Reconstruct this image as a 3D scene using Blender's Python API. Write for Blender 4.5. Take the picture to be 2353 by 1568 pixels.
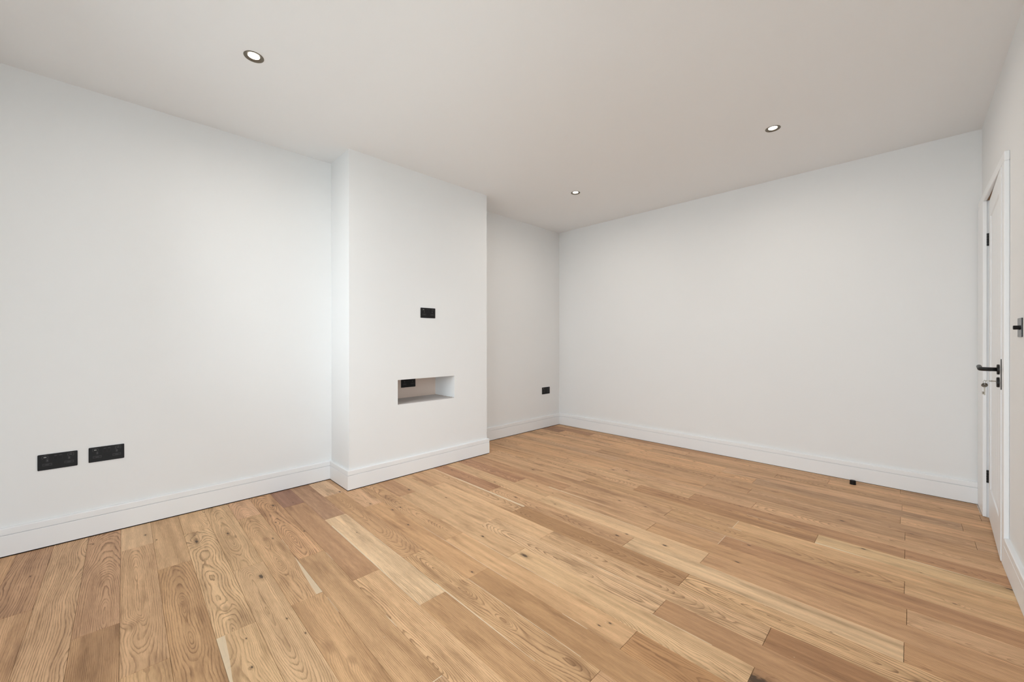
import bpy, bmesh, math, random
from mathutils import Vector, Matrix

for o in list(bpy.data.objects):
    bpy.data.objects.remove(o, do_unlink=True)
S = bpy.context.scene
C = S.collection

# ------------------------------------------------------------------ camera
CAM_H = 1.09537
F_PX = 903.654
yaw, pitch, roll = 0.791699, -0.00146918, -0.0005779
cam_data = bpy.data.cameras.new('camera')
cam_data.sensor_width = 36.0
cam_data.lens = 36.0 * F_PX / 2353.0
cam_data.clip_start = 0.02
cam = bpy.data.objects.new('camera', cam_data)
C.objects.link(cam)
fw = Vector((-math.sin(yaw) * math.cos(pitch), math.cos(yaw) * math.cos(pitch), math.sin(pitch)))
rt = Vector((math.cos(yaw), math.sin(yaw), 0))
up = rt.cross(fw)
r2 = rt * math.cos(roll) + up * math.sin(roll)
u2 = -rt * math.sin(roll) + up * math.cos(roll)
cam.matrix_world = Matrix(((r2.x, u2.x, -fw.x, 0), (r2.y, u2.y, -fw.y, 0), (r2.z, u2.z, -fw.z, CAM_H), (0, 0, 0, 1)))
S.camera = cam

# ------------------------------------------------------------------ sky, exposure
SKY = 7.7
LAMP_W = 4.0
EXPOSURE = 0.0
world = bpy.data.worlds.new('sky')
S.world = world
world.use_nodes = True
bg = world.node_tree.nodes['Background']
bg.inputs['Color'].default_value = (0.905, 0.965, 1.05, 1)
bg.inputs['Strength'].default_value = SKY
S.view_settings.view_transform = 'Standard'
S.view_settings.look = 'None'
S.view_settings.exposure = EXPOSURE
S.view_settings.gamma = 1.0
S.view_settings.use_curve_mapping = False

# room (metres): camera stands at x=0, y=0
XL, XC, XR = -3.232, -2.886, 0.3335
YF, YB = -0.55, 4.060
Y1, Y2 = 1.1736, 2.506
H = 2.5
# openings in the front wall behind the camera: window, and tall glazing added for extra daylight (x0, x1, z0, z1)
FRONT = [(-2.62, -1.20, 0.85, 2.15), (-1.06, -0.04, 0.05, 2.25)]
WALL_T = 0.15
# invented tall window beside the camera, added to brighten the left wall
RY0, RY1, RZ0, RZ1 = -0.48, 0.74, 0.08, 2.20

# light portals in the window openings (they only guide the sampling of the sky)
openings = [((a + b) / 2, YF - 0.035, (c + d) / 2, 0.0, b - a, d - c) for a, b, c, d in FRONT]
openings.append((XR + 0.035, (RY0 + RY1) / 2, (RZ0 + RZ1) / 2, math.radians(90), RY1 - RY0, RZ1 - RZ0))
for px, py, pz, prz, pw, ph_ in openings:
    pd = bpy.data.lights.new('window_portal', 'AREA')
    pd.shape = 'RECTANGLE'
    pd.size = pw
    pd.size_y = ph_
    pd.cycles.is_portal = True
    po = bpy.data.objects.new('window_portal', pd)
    po.location = (px, py, pz)
    po.rotation_euler = (math.radians(90), 0, prz)
    C.objects.link(po)


# ------------------------------------------------------------------ helpers
def lin(r, g, b):
    f = lambda c: (c / 255 / 12.92) if c / 255 <= 0.04045 else ((c / 255 + 0.055) / 1.055) ** 2.4
    return (f(r), f(g), f(b))


def mat(name, col, rough=0.5, metal=0.0, spec=0.5, bump=None, vary=0.0, emit=None):
    m = bpy.data.materials.new(name)
    m.use_nodes = True
    nt = m.node_tree
    b = nt.nodes['Principled BSDF']
    b.inputs['Base Color'].default_value = (*col, 1)
    b.inputs['Roughness'].default_value = rough
    b.inputs['Metallic'].default_value = metal
    b.inputs['Specular IOR Level'].default_value = spec
    tc = nt.nodes.new('ShaderNodeTexCoord')
    if vary:
        n = nt.nodes.new('ShaderNodeTexNoise')
        n.inputs['Scale'].default_value = 3.0
        n.inputs['Detail'].default_value = 5.0
        nt.links.new(tc.outputs['Object'], n.inputs['Vector'])
        mx = nt.nodes.new('ShaderNodeMix')
        mx.data_type = 'RGBA'
        mx.inputs[6].default_value = (*[c * (1 - vary) for c in col], 1)
        mx.inputs[7].default_value = (*[min(1, c * (1 + vary)) for c in col], 1)
        nt.links.new(n.outputs['Fac'], mx.inputs[0])
        nt.links.new(mx.outputs[2], b.inputs['Base Color'])
    if bump:
        sc, st = bump
        n2 = nt.nodes.new('ShaderNodeTexNoise')
        n2.inputs['Scale'].default_value = sc
        n2.inputs['Detail'].default_value = 3.0
        nt.links.new(tc.outputs['Object'], n2.inputs['Vector'])
        bp = nt.nodes.new('ShaderNodeBump')
        bp.inputs['Strength'].default_value = st
        bp.inputs['Distance'].default_value = 0.002
        nt.links.new(n2.outputs['Fac'], bp.inputs['Height'])
        nt.links.new(bp.outputs['Normal'], b.inputs['Normal'])
    if emit:
        b.inputs['Emission Color'].default_value = (*emit[0], 1)
        b.inputs['Emission Strength'].default_value = emit[1]
    return m


WALL = mat('matt_white_wall_paint', (0.86, 0.86, 0.855), 0.75, spec=0.25, bump=(60, 0.06), vary=0.008)
CEIL = mat('matt_white_ceiling_paint', (0.92, 0.925, 0.93), 0.85, spec=0.15, bump=(40, 0.05), vary=0.006)
GLOSS = mat('satin_white_woodwork', (0.90, 0.905, 0.912), 0.36, spec=0.4, bump=(90, 0.03))
RAW = mat('bare_timber_lining', lin(165, 128, 92), 0.7, bump=(80, 0.2), vary=0.12)
PLASTER = mat('bare_pinkish_plaster', lin(222, 202, 188), 0.85, spec=0.15, bump=(35, 0.25), vary=0.08)
DUSTY = mat('dusty_grey_board', lin(205, 200, 198), 0.8, spec=0.2, bump=(50, 0.2), vary=0.06)
BLACK = mat('matt_black_metal', lin(20, 20, 21), 0.42, spec=0.4, vary=0.05)
BLACKPLATE = mat('black_socket_plate', lin(19, 19, 21), 0.5, spec=0.3, vary=0.05)
GREYMARK = mat('dark_grey_plastic', lin(52, 52, 54), 0.5, spec=0.3, vary=0.05)
MIDMARK = mat('grey_outline_print', lin(92, 92, 92), 0.5, spec=0.3, vary=0.05)
PALEMARK = mat('pale_port_print', lin(205, 205, 195), 0.5, spec=0.3, vary=0.05)
SATIN = mat('satin_black_switch_plate', lin(24, 24, 25), 0.24, spec=0.7, vary=0.05)
RUBBER = mat('black_rubber', lin(14, 14, 15), 0.6, spec=0.3, vary=0.05)
BRONZE = mat('dark_nickel_bezel', lin(112, 104, 92), 0.42, metal=0.7, vary=0.05)
STEEL = mat('brushed_nickel_key', lin(176, 170, 158), 0.35, metal=0.95, vary=0.06)
DARK = mat('dark_gap_shade', lin(26, 21, 17), 0.9, spec=0.1, vary=0.1)  # near-black colour standing in for shade below the skirting
SUBFLOOR = mat('brown_subfloor', lin(70, 52, 36), 0.9, spec=0.1, vary=0.1)
PUTTY = mat('pale_wood_filler', lin(232, 214, 186), 0.7, spec=0.2, vary=0.06)
CRUMB = mat('white_caulk', lin(222, 220, 214), 0.7, spec=0.2, vary=0.06)
LENS = mat('lit_lamp_lens', (0.9, 0.88, 0.8), 0.4, emit=((1.0, 0.93, 0.80), 16.0))
PAVE = mat('pale_concrete_paving', lin(196, 196, 192), 0.9, spec=0.2, vary=0.15)


def glass_mat():
    m = bpy.data.materials.new('window_glass')
    m.use_nodes = True
    nt = m.node_tree
    nt.nodes.remove(nt.nodes['Principled BSDF'])
    out = nt.nodes['Material Output']
    t = nt.nodes.new('ShaderNodeBsdfTransparent')
    t.inputs['Color'].default_value = (0.96, 0.98, 0.97, 1)
    g = nt.nodes.new('ShaderNodeBsdfGlossy')
    g.inputs['Roughness'].default_value = 0.02
    fr = nt.nodes.new('ShaderNodeFresnel')
    fr.inputs['IOR'].default_value = 1.45
    mx = nt.nodes.new('ShaderNodeMixShader')
    nt.links.new(fr.outputs[0], mx.inputs[0])
    nt.links.new(t.outputs[0], mx.inputs[1])
    nt.links.new(g.outputs[0], mx.inputs[2])
    nt.links.new(mx.outputs[0], out.inputs['Surface'])
    return m


GLASS = glass_mat()


def box(bm, x0, x1, y0, y1, z0, z1):
    vs = [bm.verts.new(c) for c in ((x0, y0, z0), (x1, y0, z0), (x1, y1, z0), (x0, y1, z0),
                                    (x0, y0, z1), (x1, y0, z1), (x1, y1, z1), (x0, y1, z1))]
    for f in ((3, 2, 1, 0), (4, 5, 6, 7), (0, 1, 5, 4), (1, 2, 6, 5), (2, 3, 7, 6), (3, 0, 4, 7)):
        bm.faces.new([vs[i] for i in f])


def obj(name, bm, m, parent=None, bevel=0.0, segs=2, smooth=False):
    bmesh.ops.recalc_face_normals(bm, faces=bm.faces)
    me = bpy.data.meshes.new(name)
    bm.to_mesh(me)
    bm.free()
    me.materials.append(m)
    o = bpy.data.objects.new(name, me)
    C.objects.link(o)
    if parent:
        o.parent = parent
    if smooth:
        for p in me.polygons:
            p.use_smooth = True
    if bevel:
        md = o.modifiers.new('bevel', 'BEVEL')
        md.width = bevel
        md.segments = segs
        md.limit_method = 'ANGLE'
        md.angle_limit = math.radians(40)
    return o


def boxes(name, lst, m, parent=None, bevel=0.0):
    bm = bmesh.new()
    for b in lst:
        box(bm, *b)
    return obj(name, bm, m, parent, bevel)


def lathe(bm, prof, axis='z', centre=(0, 0, 0), n=40, cap0=True, cap1=True):
    """prof: list of (radius, height) revolved about an axis through centre."""
    rings = []
    for r, h in prof:
        ring = []
        for i in range(n):
            a = 2 * math.pi * i / n
            c, s = r * math.cos(a), r * math.sin(a)
            v = {'z': (c, s, h), 'x': (h, c, s), 'y': (c, h, s)}[axis]
            ring.append(bm.verts.new((v[0] + centre[0], v[1] + centre[1], v[2] + centre[2])))
        rings.append(ring)
    for a, b in zip(rings, rings[1:]):
        for i in range(n):
            bm.faces.new((a[i], a[(i + 1) % n], b[(i + 1) % n], b[i]))
    if cap0:
        bm.faces.new(list(reversed(rings[0])))
    if cap1:
        bm.faces.new(rings[-1])


def tube(bm, pts, r, n=12, closed=False):
    pts = [Vector(p) for p in pts]
    rings = []
    N = len(pts)
    for i, p in enumerate(pts):
        if closed:
            d = (pts[(i + 1) % N] - pts[i - 1])
        else:
            d = pts[min(i + 1, N - 1)] - pts[max(i - 1, 0)]
        d.normalize()
        ref = Vector((0, 0, 1)) if abs(d.z) < 0.9 else Vector((0, 1, 0))
        a = d.cross(ref).normalized()
        b = d.cross(a).normalized()
        rr = r[i] if isinstance(r, (list, tuple)) else r
        rings.append([bm.verts.new(p + (a * math.cos(2 * math.pi * k / n) + b * math.sin(2 * math.pi * k / n)) * rr) for k in range(n)])
    rng = range(N) if closed else range(N - 1)
    for i in rng:
        A, B = rings[i], rings[(i + 1) % N]
        for k in range(n):
            bm.faces.new((A[k], A[(k + 1) % n], B[(k + 1) % n], B[k]))
    if not closed:
        bm.faces.new(list(reversed(rings[0])))
        bm.faces.new(rings[-1])


def empty(name, loc=(0, 0, 0), rz=0.0):
    o = bpy.data.objects.new(name, None)
    o.empty_display_size = 0.05
    o.location = loc
    o.rotation_euler = (0, 0, rz)
    C.objects.link(o)
    return o


def tag(o, label=None, cat=None, group=None, kind=None):
    if label:
        o['label'] = label
    if cat:
        o['category'] = cat
    if group:
        o['group'] = group
    if kind:
        o['kind'] = kind
    return o


def struct(o, label, cat):
    return tag(o, label, cat, kind='structure')


def rounded_rect(w, h, r, n=5):
    pts = []
    for cx, cy, a0 in ((w / 2 - r, h / 2 - r, 0), (-w / 2 + r, h / 2 - r, 90), (-w / 2 + r, -h / 2 + r, 180), (w / 2 - r, -h / 2 + r, 270)):
        for i in range(n + 1):
            a = math.radians(a0 + 90 * i / n)
            pts.append((cx + r * math.cos(a), cy + r * math.sin(a)))
    return pts


# ------------------------------------------------------------------ walls, ceiling
T = WALL_T
wl = boxes('wall_left', [(XL - 0.2, XL, YF - T, YB + 0.2, -0.02, H)], WALL)
struct(wl, 'long white painted wall on the left behind the chimney breast', 'wall')
wb = boxes('wall_back', [(XL - 0.2, XR + 0.2, YB, YB + 0.2, -0.02, H)], WALL)
struct(wb, 'plain white back wall at the far end of the room', 'wall')
# front wall (behind the camera) with the window opening
cols = [(XL - 0.2, FRONT[0][0]), (FRONT[0][1], FRONT[1][0]), (FRONT[1][1], XR + 0.2)]
wf = boxes('wall_front', [(a, b, YF - T, YF, -0.02, H) for a, b in cols] +
           [(a, b, YF - T, YF, -0.02, c) for a, b, c, d in FRONT] + [(a, b, YF - T, YF, d, H) for a, b, c, d in FRONT], WALL)
struct(wf, 'white front wall around the window and the added tall glazing', 'wall')
# right wall with the door opening
DY0, DY1, DZ = 3.062, 3.800, 1.950
wr = boxes('wall_right', [(XR, XR + 0.12, YF - T, RY0, -0.02, H), (XR, XR + 0.12, RY1, DY0 - 0.02, -0.02, H),
                          (XR, XR + 0.12, RY0, RY1, -0.02, RZ0), (XR, XR + 0.12, RY0, RY1, RZ1, H), (XR, XR + 0.12, DY1 + 0.02, YB + 0.2, -0.02, H),
                          (XR, XR + 0.12, DY0 - 0.02, DY1 + 0.02, DZ + 0.02, H)], WALL)
struct(wr, 'white right wall holding the door and the dimmer switch', 'wall')
hall = boxes('hall_light_block', [(1.30, 1.40, 2.6, 4.3, -0.02, H), (XR + 0.12, 1.30, 2.5, 2.6, -0.02, H), (XR + 0.12, 1.30, 4.2, 4.3, -0.02, H),
                           (XR + 0.12, 1.30, 2.6, 4.2, H - 0.1, H), (XR + 0.12, 1.30, 2.6, 4.2, -0.06, -0.02)], WALL)  # unseen box, added so no sky light leaks round the ajar door
struct(hall, 'unseen white hallway box beyond the door, added to block light leaks', 'wall')

# chimney breast with a niche cut into it
NY0, NY1, NZ0, NZ1, NX = 1.563, 2.121, 0.577, 0.778, -3.192
cb = boxes('wall_chimney', [(XL, XC, Y1, NY0, -0.02, H), (XL, XC, NY1, Y2, -0.02, H),
                            (XL, XC, NY0, NY1, -0.02, NZ0), (XL, XC, NY0, NY1, NZ1, H),
                            (XL, NX - 0.012, NY0, NY1, NZ0, NZ1)], WALL)
struct(cb, 'white chimney breast projecting from the left wall with a rectangular niche', 'wall')
nb = boxes('niche_back', [(NX - 0.012, NX, NY0, NY1, NZ0, NZ1)], PLASTER, cb)
tag(nb, 'bare brownish plaster at the back of the niche')
nf = boxes('niche_floor', [(NX, XC - 0.004, NY0 + 0.004, NY1 - 0.004, NZ0, NZ0 + 0.004)], DUSTY, cb)
tag(nf, 'dusty pale board lining the bottom of the niche')
bm = bmesh.new()
rg = random.Random(4)
for i in range(26):
    y = NY1 - 0.006 - rg.random() * 0.004
    x = NX + 0.01 + (XC - NX - 0.05) * (i / 25.0) + rg.uniform(-0.004, 0.004)
    s = rg.uniform(0.002, 0.005)
    box(bm, x, x + s * 1.8, y - s, y, NZ0 + 0.004, NZ0 + 0.004 + s * 0.5)
tag(obj('niche_debris', bm, RAW, cb), 'brown crumbs along the right inner edge of the niche', kind='stuff')

# ceiling with square cut-outs behind the three downlights
LAMPS = [(-2.282, 0.460), (-2.238, 3.060), (-0.641, 3.066)]
hs = 0.050
xs = sorted({XL - 0.2, XR + 0.2} | {v for x, y in LAMPS for v in (x - hs, x + hs)})
ys = sorted({YF - T, YB + 0.2} | {v for x, y in LAMPS for v in (y - hs, y + hs)})
bm = bmesh.new()


def is_hole(xa, xb, ya, yb):
    xm, ym = (xa + xb) / 2, (ya + yb) / 2
    return any(abs(xm - x) < hs and abs(ym - y) < hs for x, y in LAMPS)


grid = {}
for zz in (H, H + 0.15):
    for i, x in enumerate(xs):
        for j, y in enumerate(ys):
            grid[i, j, zz] = bm.verts.new((x, y, zz))
for i in range(len(xs) - 1):
    for j in range(len(ys) - 1):
        q = [(i, j), (i + 1, j), (i + 1, j + 1), (i, j + 1)]
        if is_hole(xs[i], xs[i + 1], ys[j], ys[j + 1]):
            for (a, b), (ni, nj) in zip(zip(q, q[1:] + q[:1]), ((i, j - 1), (i + 1, j), (i, j + 1), (i - 1, j))):
                if is_hole(xs[ni], xs[ni + 1], ys[nj], ys[nj + 1]):
                    continue
                bm.faces.new((grid[(*a, H)], grid[(*b, H)], grid[(*b, H + 0.15)], grid[(*a, H + 0.15)]))
        else:
            bm.faces.new([grid[(*a, H)] for a in reversed(q)])
        bm.faces.new([grid[(*a, H + 0.15)] for a in q])
for lx, ly in LAMPS:          # round cut-outs inside the square cells
    n_ = 48
    sq, ci, cu = [], [], []
    for i in range(n_):
        a_ = 2 * math.pi * (i + 0.5) / n_
        c_, s_ = math.cos(a_), math.sin(a_)
        k_ = hs / max(abs(c_), abs(s_))
        sq.append(bm.verts.new((lx + c_ * k_, ly + s_ * k_, H)))
        ci.append(bm.verts.new((lx + c_ * 0.0405, ly + s_ * 0.0405, H)))
        cu.append(bm.verts.new((lx + c_ * 0.0405, ly + s_ * 0.0405, H + 0.1)))
    for i in range(n_):
        j = (i + 1) % n_
        bm.faces.new((sq[i], ci[i], ci[j], sq[j]))
        bm.faces.new((ci[i], cu[i], cu[j], ci[j]))
    for sx, sy in ((1, 1), (-1, 1), (-1, -1), (1, -1)):      # corner triangles of the cell
        near = sorted(sq, key=lambda v: (v.co.x - lx - sx * hs) ** 2 + (v.co.y - ly - sy * hs) ** 2)[:2]
        bm.faces.new((near[0], near[1], bm.verts.new((lx + sx * hs, ly + sy * hs, H))))
struct(obj('ceiling', bm, CEIL), 'flat off-white ceiling with three recessed downlights', 'ceiling')

# ------------------------------------------------------------------ daylight windows (out of view; tall glazing and side window added for light)
def make_window(name, centre, rz, width, height, sections, reveal, label):
    """white casement window; local +Y points into the room, origin at the middle of the sill line"""
    win = empty(name, centre, rz)
    struct(win, label, 'window')
    wx0, wx1, wh, ft = -width / 2, width / 2, height, 0.05
    boxes('window_frame', [(wx0, wx0 + ft, -0.03, 0.03, 0, wh), (wx1 - ft, wx1, -0.03, 0.03, 0, wh),
                           (wx0 + ft, wx1 - ft, -0.03, 0.03, 0, ft), (wx0 + ft, wx1 - ft, -0.03, 0.03, wh - ft, wh)], GLOSS, win, 0.004)
    part = width / sections
    for k in range(1, sections):
        boxes('mullion', [(wx0 + part * k - 0.025, wx0 + part * k + 0.025, -0.03, 0.03, ft, wh - ft)], GLOSS, win, 0.004)
    for k in range(sections):
        a = wx0 + part * k + (ft if k == 0 else 0.025)
        b = wx0 + part * (k + 1) - (ft if k == sections - 1 else 0.025)
        boxes('pane', [(a, b, 0.0, 0.004, ft, wh - ft)], GLASS, win)
    boxes('window_sill', [(wx0 - 0.04, wx1 + 0.04, reveal, reveal + 0.05, -0.03, -0.001), (wx0 + 0.001, wx1 - 0.001, 0.03, reveal, -0.03, -0.001)], GLOSS, win, 0.005)


for nm_, (a, b, c, d), sec, lb in (('window_1', FRONT[0], 2, 'white casement window in the front wall'),
                                   ('added_window_front', FRONT[1], 2, 'unseen tall white glazing added in the front wall for extra daylight')):
    make_window(nm_, ((a + b) / 2, YF - 0.08, c), 0.0, b - a, d - c, sec, 0.08, lb)
make_window('added_window_right', (XR + 0.08, (RY0 + RY1) / 2, RZ0), math.radians(90), RY1 - RY0, RZ1 - RZ0, 2, 0.08, 'unseen white window added at the near end of the right wall to brighten the left wall')
gr = boxes('ground', [(-16, 16, -16, 10, -0.5, -0.4)], PAVE)
struct(gr, 'pale paving outside the windows', 'ground')

# ------------------------------------------------------------------ skirting boards
ST, SH = 0.0178, 0.1455


def skirting(name, path, label, gap=0.005, start_cap=True, end_cap=True):
    """path: corner points of the wall surface, room on the LEFT of the walking direction -> one mitred board per segment."""
    prof = [(0.0, gap), (ST, gap), (ST, 0.1062), (ST - 0.0014, 0.1084), (ST - 0.0065, 0.1092), (ST - 0.0065, 0.1112), (ST, 0.1116),
            (ST, SH - 0.0035), (ST - 0.0035, SH), (0.0, SH)]
    pts = [Vector((x, y, 0)) for x, y in path]
    objs = []
    n = len(pts)
    dirs = [(pts[i + 1] - pts[i]).normalized() for i in range(n - 1)]
    nor = [Vector((-d.y, d.x, 0)) for d in dirs]
    for i in range(n - 1):
        bm = bmesh.new()
        ends = []
        for e, idx in ((0, i), (1, i + 1)):
            if e == 0:
                nb_ = nor[i - 1] if i > 0 else None
            else:
                nb_ = nor[i + 1] if i < n - 2 else None
            m_ = nor[i] if nb_ is None else (nor[i] + nb_) / (1 + nor[i].dot(nb_))
            ends.append([bm.verts.new(pts[idx] + m_ * d + Vector((0, 0, z))) for d, z in prof])
        A, B = ends
        for k in range(len(prof)):
            k2 = (k + 1) % len(prof)
            bm.faces.new((A[k], A[k2], B[k2], B[k]))
        bm.faces.new(list(reversed(A)))
        bm.faces.new(B)
        objs.append(obj(name if i == 0 else name, bm, GLOSS))
    for o in objs:
        struct(o, label, 'skirting board')
    return objs


sk = skirting('baseboard_left', [(XL, YB), (XL, Y2), (XC, Y2), (XC, Y1), (XL, Y1), (XL, YF)][::1], 'x')
nm = [('baseboard_alcove', 'white grooved skirting in the far alcove below the small socket'),
      ('baseboard_chimney_far', 'white skirting return on the far side of the chimney breast'),
      ('baseboard_chimney', 'white grooved skirting across the front of the chimney breast'),
      ('baseboard_chimney_near', 'short white skirting return on the near side of the chimney breast'),
      ('baseboard_left', 'white grooved skirting along the left wall below the two double sockets')]
for o, (a, b) in zip(sk, nm):
    o.name = a
    o['label'] = b
skirting('baseboard_back', [(XR - 0.0, YB), (XL + ST, YB)], 'white grooved skirting along the back wall', gap=0.003)
skirting('baseboard_right', [(XR, RY1 + 0.05), (XR, 3.005)], 'white grooved skirting along the right wall before the door', gap=0.002)
skirting('baseboard_front', [(XL + ST, YF), (FRONT[1][0] - 0.05, YF)], 'white grooved skirting under the front window')

# ------------------------------------------------------------------ oak floor
fl = boxes('floor', [(XL - 0.2, XR + 0.9, YF - T, YB + 0.2, -0.10, -0.0135)], SUBFLOOR)
struct(fl, 'natural oak plank floor laid parallel to the back wall', 'floor')


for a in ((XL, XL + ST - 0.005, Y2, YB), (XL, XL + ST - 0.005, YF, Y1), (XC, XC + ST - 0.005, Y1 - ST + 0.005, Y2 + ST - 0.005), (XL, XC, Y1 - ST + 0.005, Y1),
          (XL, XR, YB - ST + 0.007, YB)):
    tag(boxes('gap_shade_strip', [(*a, -0.0134, 0.0048 if a[3] < YB or a[0] == XL and a[1] < 0 else 0.0028)], DARK, fl), 'dark strip standing in for the shade in the gap under the skirting')  # strips added to paint the shadow line under the skirting


def wood_material():
    m = bpy.data.materials.new('natural_oak')
    m.use_nodes = True
    nt = m.node_tree
    N, L = nt.nodes, nt.links
    bsdf = N['Principled BSDF']

    def attr(name):
        a = N.new('ShaderNodeAttribute')
        a.attribute_type = 'OBJECT'
        a.attribute_name = name
        return a

    def math_(op, a, b=None, c=None, clamp=False):
        n = N.new('ShaderNodeMath')
        n.operation = op
        n.use_clamp = clamp
        for i, v in enumerate((a, b, c)):
            if v is None:
                continue
            if isinstance(v, (int, float)):
                n.inputs[i].default_value = v
            else:
                L.new(v, n.inputs[i])
        return n.outputs[0]

    def sep(v):
        s = N.new('ShaderNodeSeparateXYZ')
        L.new(v, s.inputs[0])
        return s.outputs

    def comb(x, y, z):
        c = N.new('ShaderNodeCombineXYZ')
        for i, v in enumerate((x, y, z)):
            if isinstance(v, (int, float)):
                c.inputs[i].default_value = v
            else:
                L.new(v, c.inputs[i])
        return c.outputs[0]

    def noise(vec, scale=1.0, detail=2.0, rough=0.5):
        n = N.new('ShaderNodeTexNoise')
        n.inputs['Scale'].default_value = scale
        n.inputs['Detail'].default_value = detail
        n.inputs['Roughness'].default_value = rough
        L.new(vec, n.inputs['Vector'])
        return n.outputs['Fac']

    def mixc(fac, a, b, mode='MIX'):
        n = N.new('ShaderNodeMix')
        n.data_type = 'RGBA'
        n.blend_type = mode
        if isinstance(fac, (int, float)):
            n.inputs[0].default_value = fac
        else:
            L.new(fac, n.inputs[0])
        for i, v in ((6, a), (7, b)):
            if isinstance(v, tuple):
                n.inputs[i].default_value = (*v, 1)
            else:
                L.new(v, n.inputs[i])
        return n.outputs[2]

    def smooth(v, a, b, lo=0.0, hi=1.0):
        n = N.new('ShaderNodeMapRange')
        n.interpolation_type = 'SMOOTHSTEP'
        L.new(v, n.inputs[0])
        for i, q in ((1, a), (2, b), (3, lo), (4, hi)):
            if isinstance(q, (int, float)):
                n.inputs[i].default_value = q
            else:
                L.new(q, n.inputs[i])
        return n.outputs[0]

    tc = N.new('ShaderNodeTexCoord')
    u, v, _ = sep(tc.outputs['Object'])
    g1 = sep(attr('grain_a').outputs['Vector'])       # centre offset, depth, slope
    g2 = sep(attr('grain_b').outputs['Vector'])       # contrast, frequency, seed
    seed = g2[2]

    # knots: (u, v, size) twice
    knot_bump = None
    wob = math_('MULTIPLY', math_('SUBTRACT', noise(comb(math_('MULTIPLY', u, 60), math_('MULTIPLY', v, 110), seed), 1.0, 2.0), 0.5), 0.9)
    knot_dark = None
    knot_halo = None
    for nm_ in ('knot_a', 'knot_b', 'knot_c'):
        k = list(sep(attr(nm_).outputs['Vector']))
        soft = math_('GREATER_THAN', k[2], 0.9)     # size + 1 marks a swirl without a dark heart
        k[2] = math_('SUBTRACT', k[2], soft)
        du = math_('MULTIPLY', math_('SUBTRACT', u, k[0]), 0.42)
        dv = math_('SUBTRACT', v, k[1])
        d = math_('SQRT', math_('ADD', math_('POWER', math_('ABSOLUTE', du), 2.0), math_('POWER', math_('ABSOLUTE', dv), 2.0)))
        q = math_('DIVIDE', d, math_('MAXIMUM', k[2], 0.0001))
        q = math_('ADD', q, wob)
        b1 = math_('MULTIPLY', math_('EXPONENT', math_('MULTIPLY', math_('POWER', math_('DIVIDE', d, math_('ADD', math_('MULTIPLY', k[2], 3.0), 0.0005)), 2.0), -1.0)), math_('MULTIPLY', k[2], 3.0))
        dk = math_('MULTIPLY', smooth(q, 0.35, 0.8, 1.0, 0.0), math_('SUBTRACT', 1.0, soft))
        hl = smooth(q, 0.4, 2.0, 1.0, 0.0)
        knot_bump = b1 if knot_bump is None else math_('ADD', knot_bump, b1)
        knot_dark = dk if knot_dark is None else math_('MAXIMUM', knot_dark, dk)
        knot_halo = hl if knot_halo is None else math_('MAXIMUM', knot_halo, hl)

    # growth rings of a flat-sawn board
    n_long = noise(comb(math_('MULTIPLY', u, 2.2), math_('MULTIPLY', v, 3.0), seed), 1.0, 1.5)
    n_mid = noise(comb(math_('MULTIPLY', u, 7.0), math_('MULTIPLY', v, 26.0), math_('ADD', seed, 3.7)), 1.0, 2.5)
    n_fine = noise(comb(math_('MULTIPLY', u, 22.0), math_('MULTIPLY', v, 140.0), math_('ADD', seed, 9.1)), 1.0, 2.0)
    depth = math_('ADD', g1[1], math_('ADD', math_('MULTIPLY', u, g1[2]), math_('MULTIPLY', math_('SUBTRACT', n_long, 0.5), 0.10)))
    depth = math_('ADD', depth, knot_bump)
    cv = math_('SUBTRACT', v, g1[0])
    r = math_('SQRT', math_('ADD', math_('MULTIPLY', depth, depth), math_('MULTIPLY', cv, cv)))
    r = math_('ADD', r, math_('MULTIPLY', math_('SUBTRACT', n_mid, 0.5), 0.0095))
    r = math_('ADD', r, math_('MULTIPLY', math_('SUBTRACT', n_fine, 0.5), 0.0016))
    spacing = noise(comb(math_('MULTIPLY', r, 38.0), 0.0, seed), 1.0, 1.0)
    ph = math_('FRACT', math_('ADD', math_('MULTIPLY', r, g2[1]), math_('MULTIPLY', spacing, 2.6)))
    line = math_('MULTIPLY', smooth(ph, 0.30, 0.90), smooth(ph, 0.92, 1.0, 1.0, 0.0))
    line = math_('POWER', line, 2.0)
    # break the lines up
    brk = noise(comb(math_('MULTIPLY', u, 14.0), math_('MULTIPLY', v, 70.0), math_('ADD', seed, 5.0)), 1.0, 2.0)
    line = math_('MULTIPLY', line, smooth(brk, 0.28, 0.62, 0.25, 1.0))

    # pores and fibres
    pore = noise(comb(math_('MULTIPLY', u, 26.0), math_('MULTIPLY', v, 620.0), seed), 1.0, 2.0, 0.6)
    pore = smooth(pore, 0.36, 0.70)
    streak = noise(comb(math_('MULTIPLY', u, 1.6), math_('MULTIPLY', v, 34.0), math_('ADD', seed, 21.0)), 1.0, 3.0, 0.55)
    streak = smooth(streak, 0.30, 0.72)
    blotch = noise(comb(math_('MULTIPLY', u, 3.5), math_('MULTIPLY', v, 9.0), math_('ADD', seed, 33.0)), 1.0, 3.0, 0.55)

    tone = attr('tone').outputs['Color']
    con = g2[0]
    shade = math_('SUBTRACT', 1.0, math_('MULTIPLY', line, con))
    shade = math_('MULTIPLY', shade, math_('SUBTRACT', 1.07, math_('MULTIPLY', pore, 0.16)))
    shade = math_('MULTIPLY', shade, math_('ADD', 0.84, math_('MULTIPLY', streak, 0.29)))
    shade = math_('MULTIPLY', shade, math_('ADD', 0.86, math_('MULTIPLY', blotch, 0.28)))
    stain = noise(comb(math_('MULTIPLY', u, 2.6), math_('MULTIPLY', v, 15.0), math_('ADD', seed, 47.0)), 1.0, 4.0, 0.6)
    stain = smooth(stain, 0.50, 0.74)
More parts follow.
